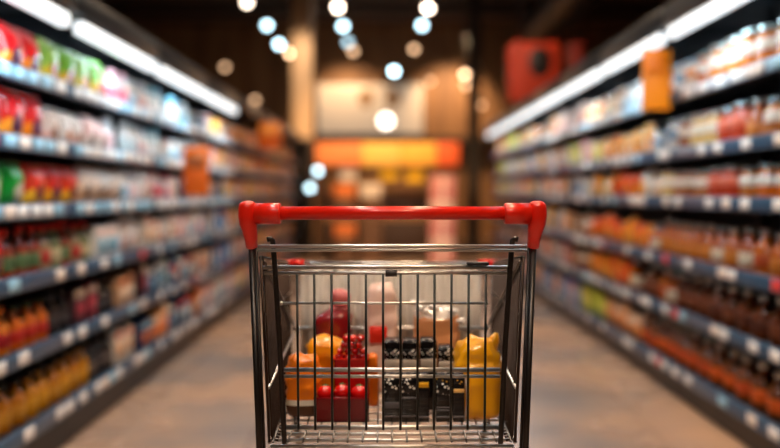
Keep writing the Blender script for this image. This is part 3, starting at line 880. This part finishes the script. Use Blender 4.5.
b = grocery('snack_bag', crumple(0.098, 0.075, 0.172, YEL2, 14, 0.010, freq=30, top=0.34), 477.5, 1.69, 'large crumpled yellow bag at the right side of the cart', 'snack bag')
link('folded_corner', MB().tube([(0.028, 0.0, 0.140), (0.036, 0, 0.162), (0.041, 0, 0.176)], [0.016, 0.012, 0.004], YEL2, 8).mesh('folded_corner'), b)


def tomato(name, c, r, label, mat, group, cat='tomato'):
    mb = MB().ball((0, 0, 0), r, mat, 18, 12, 0.92)
    o = link(name, mb.mesh(name), loc=c)
    tag(o, label, cat, group)
    st = MB()
    for k in range(5):
        a = 2 * PI * k / 5
        st.tube([(0, 0, r * 0.915), (r * 0.3 * math.cos(a), r * 0.3 * math.sin(a), r * 0.92), (r * 0.5 * math.cos(a), r * 0.5 * math.sin(a), r * 0.86)], [r * 0.07, r * 0.07, r * 0.02], M((60, 100, 30), 0.5), 6)
    st.tube([(0, 0, r * 0.9), (r * 0.02, 0, r * 1.08)], r * 0.06, M((60, 100, 30), 0.5), 6)
    link('stem', st.mesh('stem'), o)
    return o


def tub(w, d, h, mat, wall=0.003):
    mb = MB()
    mb.box((-w / 2, -d / 2, 0), (w / 2, d / 2, 0.004), mat)
    for a, b in (((-w / 2, -d / 2), (w / 2, -d / 2 + wall)), ((-w / 2, d / 2 - wall), (w / 2, d / 2)), ((-w / 2, -d / 2), (-w / 2 + wall, d / 2)), ((w / 2 - wall, -d / 2), (w / 2, d / 2))):
        mb.box((a[0], a[1], 0), (b[0], b[1], h), mat)
    return mb


TRED = M((214, 12, 10), 0.12, 0, 0.6, 0, 0.6)
TUBM = M((120, 8, 14), 0.2, 0, 0.5, 0, 0.4)
w1 = 0.112
p1 = P(342, 300, 1.66)
t1 = grocery('tomato_tub', tub(w1, 0.05, 0.05, TUBM).mesh('tomato_tub'), 342, 1.66, 'dark red tray holding three large tomatoes at the front', 'tub')
link('rim', MB().tube([(-w1 / 2, -0.025, 0.05), (w1 / 2, -0.025, 0.05), (w1 / 2, 0.025, 0.05), (-w1 / 2, 0.025, 0.05), (-w1 / 2, -0.025, 0.05)], 0.002, M((150, 20, 26), 0.2), 8).mesh('rim'), t1)
for k, q in enumerate(('nearest the orange bag', 'in the middle of three', 'nearest the black cartons')):
    tomato('tomato', (p1.x + (k - 1) * 0.0355, 1.66 + (0.001 if k == 1 else -0.001), ZF + 0.056 + (0.002 if k == 1 else 0)), 0.0172, 'large red tomato in the front tray, ' + q, TRED, 'large tomatoes')
for k in range(3):
    tomato('tomato', (p1.x + (k - 1) * 0.0355, 1.66, ZF + 0.0205), 0.0158, 'large red tomato at the bottom of the dark red tray', TRED, 'tomatoes at the bottom of the tray')
w2 = 0.074
p2 = P(351.5, 300, 1.735)
t2 = grocery('tomato_tub', tub(w2, 0.05, 0.115, M((190, 16, 16), 0.25, 0, 0.5, 0, 0.3)).mesh('tomato_tub'), 351.5, 1.735, 'tall red tub heaped with cherry tomatoes, behind the tray', 'tub')
link('rim', MB().tube([(-w2 / 2, -0.025, 0.115), (w2 / 2, -0.025, 0.115), (w2 / 2, 0.025, 0.115), (-w2 / 2, 0.025, 0.115), (-w2 / 2, -0.025, 0.115)], 0.0018, M((220, 40, 30), 0.2), 8).mesh('rim'), t2)
rc = 0.0078
ci = 0
ROWN = ['bottom', 'second', 'third', 'top']
for lay in range(4):
    nx = 4 - (lay > 1)
    ny = 2
    for jy in range(ny):
        for ix in range(nx):
            c = (p2.x + (ix - (nx - 1) / 2) * 0.0162 + (0.004 if lay > 2 else 0), 1.735 + (jy - 0.5) * 0.0162, ZF + 0.115 + 0.001 + rc + lay * 0.0136 - 0.008)
            tomato('cherry_tomato', c, rc, 'cherry tomato, %s in the %s layer of the tall red tub, %s row' % (ORD[ix], ROWN[lay], 'near' if jy == 0 else 'far'), M(((206, 18, 14), (226, 40, 22), (190, 14, 20))[(ix + lay) % 3], 0.08, 0, 0.7, 0, 0.7), 'cherry tomatoes', 'tomato')
            ci += 1

# black speckled cartons
SPK = speck_mat('white speckled print on black', (12, 12, 14), (236, 232, 224), 130, 0.33)
SPKY = speck_mat('cream and yellow speckled print on black', (12, 12, 14), (250, 190, 60), 120, 0.26)
BLK = M((12, 12, 15), 0.22, 0, 0.5, 0, 0.3)
CREAM = M((206, 192, 176), 0.35)
GREY = M((92, 88, 92), 0.35)
NAVYB = M((16, 18, 36), 0.25)


def carton(w, d, h, bands, label, px, Y, extra=None):
    o = grocery('black_carton', MB().box((-w / 2, -d / 2, 0), (w / 2, d / 2, h), BLK, 0.002).mesh('black_carton'), px, Y, label, 'carton', 0, 'black cartons in the cart')
    for z0, z1, m in bands:
        link('printed_band', MB().box((-w / 2 + 0.001, -d / 2 - 0.0010, z0 * h), (w / 2 - 0.001, -d / 2 - 0.0002, z1 * h), m, 0.0003, 1).mesh('printed_band'), o)
    link('top_flap', MB().box((-w / 2 + 0.002, -d / 2 + 0.003, h + 0.0002), (w / 2 - 0.002, d / 2 - 0.003, h + 0.002), NAVYB, 0.0006, 1).mesh('top_flap'), o)
    return o


LN = M((120, 116, 120), 0.4)
carton(0.0345, 0.045, 0.098, [(0.62, 0.95, SPK), (0.30, 0.44, GREY), (0.12, 0.15, LN)], 'black carton with grey label in the front row, nearest the tomatoes', 391.5, 1.655)
carton(0.0335, 0.045, 0.100, [(0.60, 0.95, SPK), (0.50, 0.53, LN), (0.12, 0.15, LN)], 'black carton with white specks, second in the front row from the tomatoes', 409, 1.655)
carton(0.0225, 0.045, 0.098, [(0.74, 0.86, M((240, 176, 30), 0.35)), (0.1, 0.14, LN)], 'slim black carton with a yellow patch, middle of the front row', 423.5, 1.655)
carton(0.033, 0.045, 0.100, [(0.84, 0.97, SPKY), (0.56, 0.82, SPK), (0.24, 0.27, LN), (0.30, 0.33, LN), (0.1, 0.13, LN)], 'black carton with yellow and white specks, fourth in the front row', 443.5, 1.655)
cl = carton(0.024, 0.045, 0.100, [(0.80, 0.95, SPKY), (0.62, 0.70, M((240, 190, 110), 0.35)), (0.1, 0.14, LN)], 'slim black carton with a white paper loop, beside the yellow bag', 458.2, 1.655)
link('paper_loop', MB().tube([(0.0122, -0.012, 0.095), (0.0155, -0.012, 0.085), (0.0185, -0.012, 0.06), (0.0185, -0.012, 0.035), (0.0150, -0.012, 0.012), (0.0122, -0.012, 0.004)], [0.001, 0.0022, 0.0026, 0.0026, 0.0022, 0.001], M((230, 214, 200), 0.4), 8).mesh('paper_loop'), cl)
bb = [(0.755, 0.89, SPK), (0.60, 0.745, CREAM)]
carton(0.0365, 0.05, 0.150, bb, 'taller black carton with a cream band in the back row, nearest the tomatoes', 392.5, 1.75)
carton(0.0365, 0.05, 0.150, bb, 'taller black carton with a cream band, middle of the back row', 410.3, 1.75)
carton(0.0365, 0.05, 0.152, bb, 'taller black carton with a cream band, third in the back row', 428, 1.75)
carton(0.034, 0.05, 0.135, [(0.82, 0.98, SPK), (0.66, 0.80, CREAM)], 'shorter black carton at the end of the back row, beside the yellow bag', 445.5, 1.75)

# bags standing at the far end
DRED = M((128, 14, 20), 0.25, 0, 0.5, 0, 0.4)
nk = lambda t: 1.0 if t < 0.72 else (1 - (t - 0.72) / 0.1 * 0.6 if t < 0.82 else 0.40 + 0.12 * math.sin((t - 0.82) / 0.18 * PI))
b = grocery('tied_bag', crumple(0.088, 0.06, 0.245, [(0.80, DRED), (1, M((206, 110, 110), 0.3))], 21, 0.007, nv=30, freq=24, neck=nk, top=0.06, lean=0.018), 333, 1.915, 'dark red bag tied at a pinkish top, at the far end of the cart', 'bag')
link('tie', MB().lathe([(0.013, 0.198), (0.019, 0.201), (0.019, 0.206), (0.013, 0.209)], M((150, 40, 44), 0.4), 14, 1, 1, (0.018, 0, 0)).mesh('tie'), b)
PALE = M((238, 204, 188), 0.22, 0, 0.5, 0, 0.5)
b = grocery('tied_bag', crumple(0.076, 0.06, 0.262, [(1, PALE)], 33, 0.007, nv=30, freq=22, top=0.1, neck=lambda t: 1 - 0.35 * max(0, t - 0.6)), 382, 1.915, 'pale pink bag with a red label, at the far end of the cart', 'bag')
link('paper_label', MB().box((-0.030, -0.0365, 0.118), (0.012, -0.0345, 0.158), M((226, 50, 30), 0.35), 0.0008, 1).mesh('paper_label'), b)
TANB = M((216, 150, 100), 0.35, 0, 0.5, 0, 0.3)
b = grocery('bread_bag', crumple(0.112, 0.065, 0.205, [(0.86, TANB), (1, M((240, 226, 214), 0.08, 0, 0.8, 0, 0.8))], 41, 0.009, nv=30, freq=20, top=0.16, neck=lambda t: 0.62 + 0.38 * min(1, t * 2)), 436, 1.915, 'tan bread bag with shiny crumpled clear top, at the far end of the cart', 'bag')  # top coloured near-white for the highlights on its clear plastic
wrap = MB()
random.seed(5)
CLEARP = M((244, 238, 232), 0.06, 0, 0.9, 0, 1.0)  # clear plastic, its white highlights put into the colour
for k in range(16):
    t = k / 15
    x = -0.055 + 0.115 * t
    wrap.ball((x, -0.02 + random.uniform(-0.012, 0.01), 0.205 - 0.030 * t + random.uniform(-0.012, 0.014)), random.uniform(0.007, 0.012), CLEARP, 7, 5, 0.7)
link('plastic_wrap', wrap.mesh('plastic_wrap'), b)
random.seed(21)

# ------------------------------------------------------------------ far end of the shop
# backlit board high on the back wall
bx0, bx1 = P(317, 100, 17.6), P(423, 100, 17.6)
zt, zb = P(370, 84, 17.6).z, P(370, 134, 17.6).z
lb = tag(link('backlit_board', None, loc=((bx0.x + bx1.x) / 2, 17.6, zb)), 'large white backlit board high on the back wall', 'sign')
link('light_panel', MB().box((bx0.x, 17.6, zb), (bx1.x, 17.75, zt), M((186, 170, 152), 0.5, 0, 0.5, 0.35), 0.01).mesh('light_panel', lb.location), lb)
link('frame', MB().box((bx0.x - 0.05, 17.66, zb - 0.05), (bx1.x + 0.05, 17.98, zt + 0.05), M((90, 66, 46), 0.5), 0.01).mesh('frame', lb.location), lb)
for x in (366, 393):
    c = P(x, 98, 17.58)
    link('printed_picture', MB().lathe([(0.16, 17.585), (0.17, 17.59), (0.17, 17.598)], M((150, 116, 84), 0.5), 24, 1, 1.2, (c.x, 0, c.z), 'y').mesh('printed_picture', lb.location), lb)

# hanging orange-red sign above the right shelving
YS = 9.4
a, c = P(510, 40, YS), P(563, 104, YS)
sg = tag(link('hanging_sign', None, loc=((a.x + c.x) / 2, YS, c.z)), 'large orange-red box sign with a dark round opening, hanging over the right shelving', 'sign')
body = MB().box((a.x, YS, c.z), (c.x, YS + 0.35, a.z), M((182, 50, 20), 0.45), 0.09, 5)
link('box_body', body.mesh('box_body', sg.location), sg)
q = P(540, 62, YS)
link('dark_disc', MB().lathe([(0.001, YS - 0.006), (0.125, YS - 0.006), (0.13, YS - 0.002), (0.13, YS + 0.001)], BLACK, 28, 1, 1.35, (q.x, 0, q.z), 'y').mesh('dark_disc', sg.location), sg)
for xx in (a.x + 0.15, c.x - 0.15):
    link('hanger_rod', MB().tube([(xx, YS + 0.17, a.z - 0.005), (xx, YS + 0.17, RZ - 0.001)], 0.012, DARK, 8).mesh('hanger_rod', sg.location), sg)
a, c = P(568, 42, 9.9), P(584, 96, 9.9)
sg2 = tag(link('hanging_sign', None, loc=((a.x + c.x) / 2, 9.9, c.z)), 'narrow dull red hanging panel beside the orange-red box sign', 'sign')
link('panel', MB().box((a.x, 9.9, c.z), (c.x, 9.98, a.z), M((150, 44, 30), 0.5), 0.03, 3).mesh('panel', sg2.location), sg2)
link('hanger_rod', MB().tube([((a.x + c.x) / 2, 9.94, a.z - 0.005), ((a.x + c.x) / 2, 9.94, RZ - 0.001)], 0.014, DARK, 8).mesh('hanger_rod', sg2.location), sg2)

# air duct under the ceiling
dz = RZ - 0.65
dk = MB().tube([(2.9, 5.0, dz), (2.9, 17.5, dz)], 0.3, M((56, 58, 64), 0.45, 0.6), 24)
dk_o = tag(link('air_duct', dk.mesh('air_duct', (2.9, 11, dz)), loc=(2.9, 11, dz)), 'round dark grey air duct under the ceiling, over the right shelving', 'duct')
for y in (6, 9.8, 12.6, 16.8):
    link('hanger_strap', MB().box((2.88, y, dz + 0.29), (2.92, y + 0.03, RZ - 0.002), DARK).mesh('hanger_strap', (2.9, 11, dz)), dk_o)

# produce stand under an orange valance
YB = 13.0
STW = M((96, 60, 34), 0.55)
x0, x1 = P(316, 150, YB).x, P(458, 150, YB).x
st = tag(link('produce_stand', None, loc=((x0 + x1) / 2, YB, 0)), 'wooden produce stand under an orange and yellow valance at the end of the aisle', 'market stand')
sp = lambda n, mb, p=None: link(n, mb.mesh(n, st.location), p or st)
for xx in (x0 + 0.04, x1 - 0.04):
    for yy in (YB + 0.03, YB + 0.9):
        sp('post', MB().box((xx - 0.03, yy - 0.03, 0), (xx + 0.03, yy + 0.03, 1.85), STW, 0.004))
sp('counter', MB().box((x0 + 0.08, YB + 0.0, 0.0), (x1 - 0.08, YB + 0.45, 0.62), M((60, 38, 24), 0.6), 0.01))
sp('tier', MB().box((x0 + 0.08, YB + 0.47, 0.0), (x1 - 0.08, YB + 0.87, 1.0), M((70, 44, 28), 0.6), 0.01))
sp('roof_board', MB().box((x0 - 0.05, YB - 0.02, 1.851), (x1 + 0.05, YB + 0.95, 1.88), STW, 0.005))
zt, zb = P(390, 144, YB).z, P(390, 166, YB).z
xs = [P(v, 150, YB).x for v in (316, 362, 400, 436, 459)]
for k, (ca, nm) in enumerate((((236, 140, 80), 'orange'), ((246, 196, 100), 'yellow'), ((248, 184, 76), 'amber'), ((232, 100, 48), 'red-orange'))):
    o = sp('valance', MB().box((xs[k] + 0.003, YB - 0.05, zb), (xs[k + 1] - 0.003, YB - 0.022, 1.875), M(ca, 0.6), 0.005))
    o['label'] = nm + ' valance cloth'
FR = {'lemon': (236, 190, 20), 'orange': (236, 120, 20), 'apple': (190, 40, 26), 'melon': (226, 170, 40), 'pear': (170, 170, 60)}
random.seed(9)


def crate(x, y, z, fruit, label, n=(4, 3), r=0.042):
    w, d, h = n[0] * r * 2.05 + 0.03, n[1] * r * 2.05 + 0.03, 0.1
    mb = tub(w, d, h, M((150, 104, 62), 0.6), 0.008)
    o = tag(link('fruit_crate', mb.mesh('fruit_crate'), loc=(x, y, z + 0.001)), label, 'crate', 'fruit crates on the produce stand')
    for ix in range(n[0]):
        for iy in range(n[1]):
            f = MB().ball((0, 0, 0), r * 0.97, M(FR[fruit], 0.4), 10, 7, 1.0)
            q = link(fruit, f.mesh(fruit), loc=(x + (ix - (n[0] - 1) / 2) * r * 2.03, y + (iy - (n[1] - 1) / 2) * r * 2.03, z + 0.075 + r * 0.2))
            tag(q, '%s, %s in the %s row of the %s' % (fruit, ORD[ix], ORD[iy], label), 'fruit', fruit + 's on the produce stand')


cw = (x1 - x0 - 0.2)
names = ['orange', 'lemon', 'melon', 'apple', 'lemon']
for k in range(5):
    crate(x0 + 0.1 + cw * (k + 0.5) / 5, YB + 0.66, 1.0, names[k], ('%s crate on upper stand tier' % ORD[k]), r=0.046)
names = ['orange', 'apple', 'orange', 'pear', 'melon']
for k in range(5):
    crate(x0 + 0.1 + cw * (k + 0.5) / 5, YB + 0.22, 0.62, names[k], ('%s crate on lower stand counter' % ORD[k]), r=0.046)


# hanging baskets of bananas-yellow bags under the valance and boxes beside the stand
for px, py, rgb, lab, wpx, hpx in ((389, 172, (240, 190, 20), 'yellow carrier bag hanging under the valance, nearer the middle', 18, 16), (415, 175, (236, 184, 16), 'yellow carrier bag hanging under the valance, toward the pink cartons', 18, 15), (348, 172, (232, 220, 206), 'white carrier bag hanging under the orange valance', 18, 18)):
    w, h = wpx * YB / FPX, hpx * YB / FPX
    c = P(px, py, YB)
    o = link('carrier_bag', crumple(w, 0.12, h, M(rgb, 0.4), px, 0.012, freq=9), loc=(c.x, YB + 0.1, c.z - h / 2))
    tag(o, lab, 'bag', 'bags hanging under the valance')
    link('handle', MB().tube([(-w * 0.2, 0, h - 0.02), (-w * 0.12, 0, h + 0.05), (0, 0, 1.842 - (c.z - h / 2)), (w * 0.12, 0, h + 0.05), (w * 0.2, 0, h - 0.02)], 0.006, M(rgb, 0.4), 6).mesh('handle'), o)

cY = 12.4
cx0 = P(442, 200, cY).x
z = 0.0
for k in range(7):
    hh = 0.19
    o = link('shipping_carton', MB().box((-0.18, -0.15, 0), (0.18, 0.15, hh - 0.004), M(((226, 150, 140), (236, 190, 176), (214, 130, 124))[k % 3], 0.5), 0.006).mesh('shipping_carton'), loc=(cx0 + random.uniform(-0.01, 0.01), cY, z))
    tag(o, 'pink carton, %s from the floor in the stack beside the produce stand' % ORD[k], 'box', 'pink cartons stacked by the produce stand')
    link('tape_strip', MB().box((-0.02, -0.1515, 0), (0.02, -0.1502, hh - 0.006), M((240, 226, 214), 0.4)).mesh('tape_strip'), o)
    z += hh
for px, n, rgb, nm, coloured in ((345, 6, (224, 120, 50), 'orange', (2, 5)), (371, 6, (232, 214, 196), 'cream', (5,))):
    xx = P(px, 200, 12.3).x
    for j in range(n):
        hh = 0.2
        col = rgb if j in coloured else (104, 70, 44)  # cartons at these levels take the stack's colour, the rest kraft brown
        o = link('shipping_carton', MB().box((-0.16, -0.14, 0), (0.16, 0.14, hh - 0.004), M(col, 0.5), 0.006).mesh('shipping_carton'), loc=(xx, 12.3, j * hh))
        tag(o, '%s carton, %s from the floor in the %s-topped stack before the produce stand' % (nm if j in coloured else 'brown', ORD[j], nm), 'box', 'cartons in the %s-topped stack' % nm)
        link('tape_strip', MB().box((-0.02, -0.1415, 0), (0.02, -0.1402, hh - 0.006), M([min(255, v + 30) for v in col], 0.4)).mesh('tape_strip'), o)

# tall dark display cabinet by the column
ca, cb_ = P(286, 138, 12.8), P(310, 138, 12.8)
cab = tag(link('display_cabinet', None, loc=((ca.x + cb_.x) / 2, 12.8, 0)), 'tall dark display cabinet before the pale column, left of the produce stand', 'cabinet')
DW = M((46, 34, 27), 0.5)
cq = lambda n, mb: link(n, mb.mesh(n, cab.location), cab)
cq('back_panel', MB().box((ca.x, 13.17, 0), (cb_.x, 13.2, ca.z), DW, 0.004))
for x in (ca.x, cb_.x - 0.03):
    cq('side_board', MB().box((x, 12.8, 0), (x + 0.03, 13.169, ca.z), DW, 0.004))
for z in (0.05, 0.55, 1.0, 1.4, ca.z - 0.03):
    cq('shelf', MB().box((ca.x + 0.031, 12.81, z), (cb_.x - 0.031, 13.169, z + 0.03), DW, 0.003))

# ------------------------------------------------------------------ lamps
WARM, CYAN, TAN = (255, 230, 204), (186, 222, 236), (236, 186, 142)
SPOTS = [(247, 2, WARM, 9, 13.9), (338, 7, WARM, 15, 14.2), (428, 8, WARM, 15, 14.2), (267, 25, CYAN, 9, 15.0), (343, 26, CYAN, 10, 15.0), (422, 25, CYAN, 10, 15.0), (279, 44, CYAN, 10, 15.3), (348, 42, CYAN, 5, 15.3),
         (290, 53, TAN, 10, 16.4), (353, 51, TAN, 6, 16.4), (414, 49, TAN, 6, 16.4), (474, 51, CYAN, 12, 15.3), (394, 71, CYAN, 14, 16.4), (465, 74, TAN, 9, 16.4), (466, 85, TAN, 6, 16.7), (430, 81, TAN, 3, 16.9), (225, 67, TAN, 4, 16.9), (255, 100, TAN, 4, 16.9), (481, 105, TAN, 2.5, 17.2)]
HOUS = M((34, 32, 30), 0.5)
ROWS = {}
for k, (px, py, rgb, e, Y) in enumerate(SPOTS):
    c = P(px, py, Y)
    o = link('pendant_lamp', None, loc=c)
    tint = {WARM: 'warm white', CYAN: 'cool blue-white', TAN: 'amber'}[rgb]
    tag(o, '%s pendant lamp, %s from the left of the round ceiling lights' % (tint, ORD[sorted(SPOTS).index(SPOTS[k])]), 'lamp', 'round pendant lamps below the ceiling')
    link('bulb', MB().ball((0, 0, 0), 0.062, M(rgb, 0.4, 0, 0.5, e * (1.1 if e > 8 else 0.65)), 18, 12).mesh('bulb'), o)
    link('housing', MB().lathe([(0.045, 0.035), (0.055, 0.06), (0.05, 0.14), (0.03, 0.16), (0.0001, 0.162)], HOUS, 18).mesh('housing'), o)
    link('cord', MB().tube([(0, 0, 0.155), (0, 0, RZ - c.z - 0.001)], 0.006, HOUS, 6).mesh('cord'), o)
for side, S in SIDE.items():          # the light the strips throw down on the goods
    for k in S['lamps']:
        l = bpy.data.lights.new('strip_light', 'AREA')
        l.shape = 'RECTANGLE'
        l.size, l.size_y = BAY - 0.14, 0.04
        l.energy = 7.5 if side == 'left' else 6.0
        l.color = lin((0.86, 0.95, 1.0))
        ob = bpy.data.objects.new('strip_light', l)
        COL.objects.link(ob)
        p = Vector((S['s'] * (S['lampx'] - 0.02), S['y0'] + (k + 0.5) * BAY, S['lampz'] - 0.045))
        ob.location = p
        ob.rotation_euler = (Vector((S['s'] * 0.42, 0, -1))).to_track_quat('-Z', 'X').to_euler()
# small lamps on the stand's left post and one bright lamp before the board
for px, py, rgb, e, lab in ((318, 171, CYAN, 6, 'upper small blue-white lamp on a stem beside the produce stand'), (310, 188, CYAN, 6, 'lower small blue-white lamp on a stem beside the produce stand')):
    c = P(px, py, 12.5)
    o = tag(link('clip_lamp', None, loc=c), lab, 'lamp', 'small lamps by the produce stand')
    link('bulb', MB().ball((0, 0, 0), 0.05, M(rgb, 0.4, 0, 0.5, e), 16, 10).mesh('bulb'), o)
    link('stem', MB().tube([(0, 0.045, 0), (0, 0.075, 0.0), (0, 0.08, -0.02), (0, 0.08, -c.z + 0.001)], 0.012, HOUS, 8).mesh('stem'), o)
c = P(386, 121, 15.9)
o = tag(link('globe_lamp', None, loc=c), 'brightest round lamp, hanging before the white backlit board', 'lamp')
link('globe', MB().ball((0, 0, 0), 0.13, M((255, 240, 220), 0.4, 0, 0.5, 5), 24, 16).mesh('globe'), o)
link('cord', MB().tube([(0, 0, 0.128), (0, 0, RZ - c.z - 0.001)], 0.01, HOUS, 6).mesh('cord'), o)

# unseen panel lights added over the aisle to brighten cart, goods and floor
PANW = M((255, 218, 180), 0.5, 0, 0.5, 44.0)
PANF = M((255, 220, 184), 0.5, 0, 0.5, 29.0)
PANC = M((250, 240, 228), 0.5, 0, 0.5, 34.0)
for k, (x, y) in enumerate(((-0.9, -1.6), (0.9, -1.6), (-0.9, 1.6), (0.9, 1.6), (-0.9, 4.8), (0.9, 4.8), (-0.9, 8.0), (0.9, 8.0))):
    o = tag(link('added_panel_light', None, loc=(x, y, 4.2)), 'added %s panel light over the %s half of the aisle, %s from the entrance' % ('pale' if x < 0 and y < 3 else 'warm', 'left' if x < 0 else 'right', ORD[k // 2]), 'added light', 'added panel lights over the aisle')
    link('frame', MB().box((-0.2, -0.65, 0), (0.2, 0.65, 0.06), HOUS, 0.005).mesh('frame'), o)
    link('diffuser', MB().box((-0.18, -0.63, -0.012), (0.18, 0.63, -0.0005), PANW if y < 3 and x > 0 else PANC if y < 3 else PANF, 0.003).mesh('diffuser'), o)
    for yy in (-0.5, 0.5):
        link('hanger_rod', MB().tube([(0, yy, 0.055), (0, yy, RZ - 4.201)], 0.008, HOUS, 6).mesh('hanger_rod'), o)


def spot(name, loc, target, power, rgb, size=70, r=0.15):
    l = bpy.data.lights.new(name, 'SPOT')
    l.energy = power
    l.color = lin([v / 255 for v in rgb])
    l.spot_size = math.radians(size)
    l.spot_blend = 0.6
    l.shadow_soft_size = r
    ob = bpy.data.objects.new(name, l)
    COL.objects.link(ob)
    ob.location = loc
    ob.rotation_euler = (Vector(target) - Vector(loc)).to_track_quat('-Z', 'Y').to_euler()
    return ob


spot('added_wall_spot', (1.6, 16.4, 4.3), (1.4, 18, 2.6), 420, (255, 214, 165))  # spot without a fixture, added to wash the back wall warm
spot('added_wall_spot', (-1.0, 16.4, 4.3), (-0.8, 18, 2.6), 260, (255, 214, 165))  # second added wall wash, also without a fixture
spot('added_stand_spot', (-0.2, 10.8, 4.3), (0.0, 13.2, 1.2), 850, (255, 206, 150))  # spot without a fixture, added to brighten the stand
spot('pillar_spot_light', (-1.2, 12.2, 4.3), (pc.x, 13.4, 2.9), 200, (255, 222, 185), 50)

# ------------------------------------------------------------------ world and colour
w = bpy.data.worlds.new('World')
SC.world = w
w.use_nodes = True
w.node_tree.nodes['Background'].inputs[0].default_value = (0.02, 0.018, 0.016, 1)
SC.view_settings.view_transform = 'Standard'
SC.view_settings.look = 'None'
SC.view_settings.exposure = 0.32
SC.view_settings.gamma = 1.0
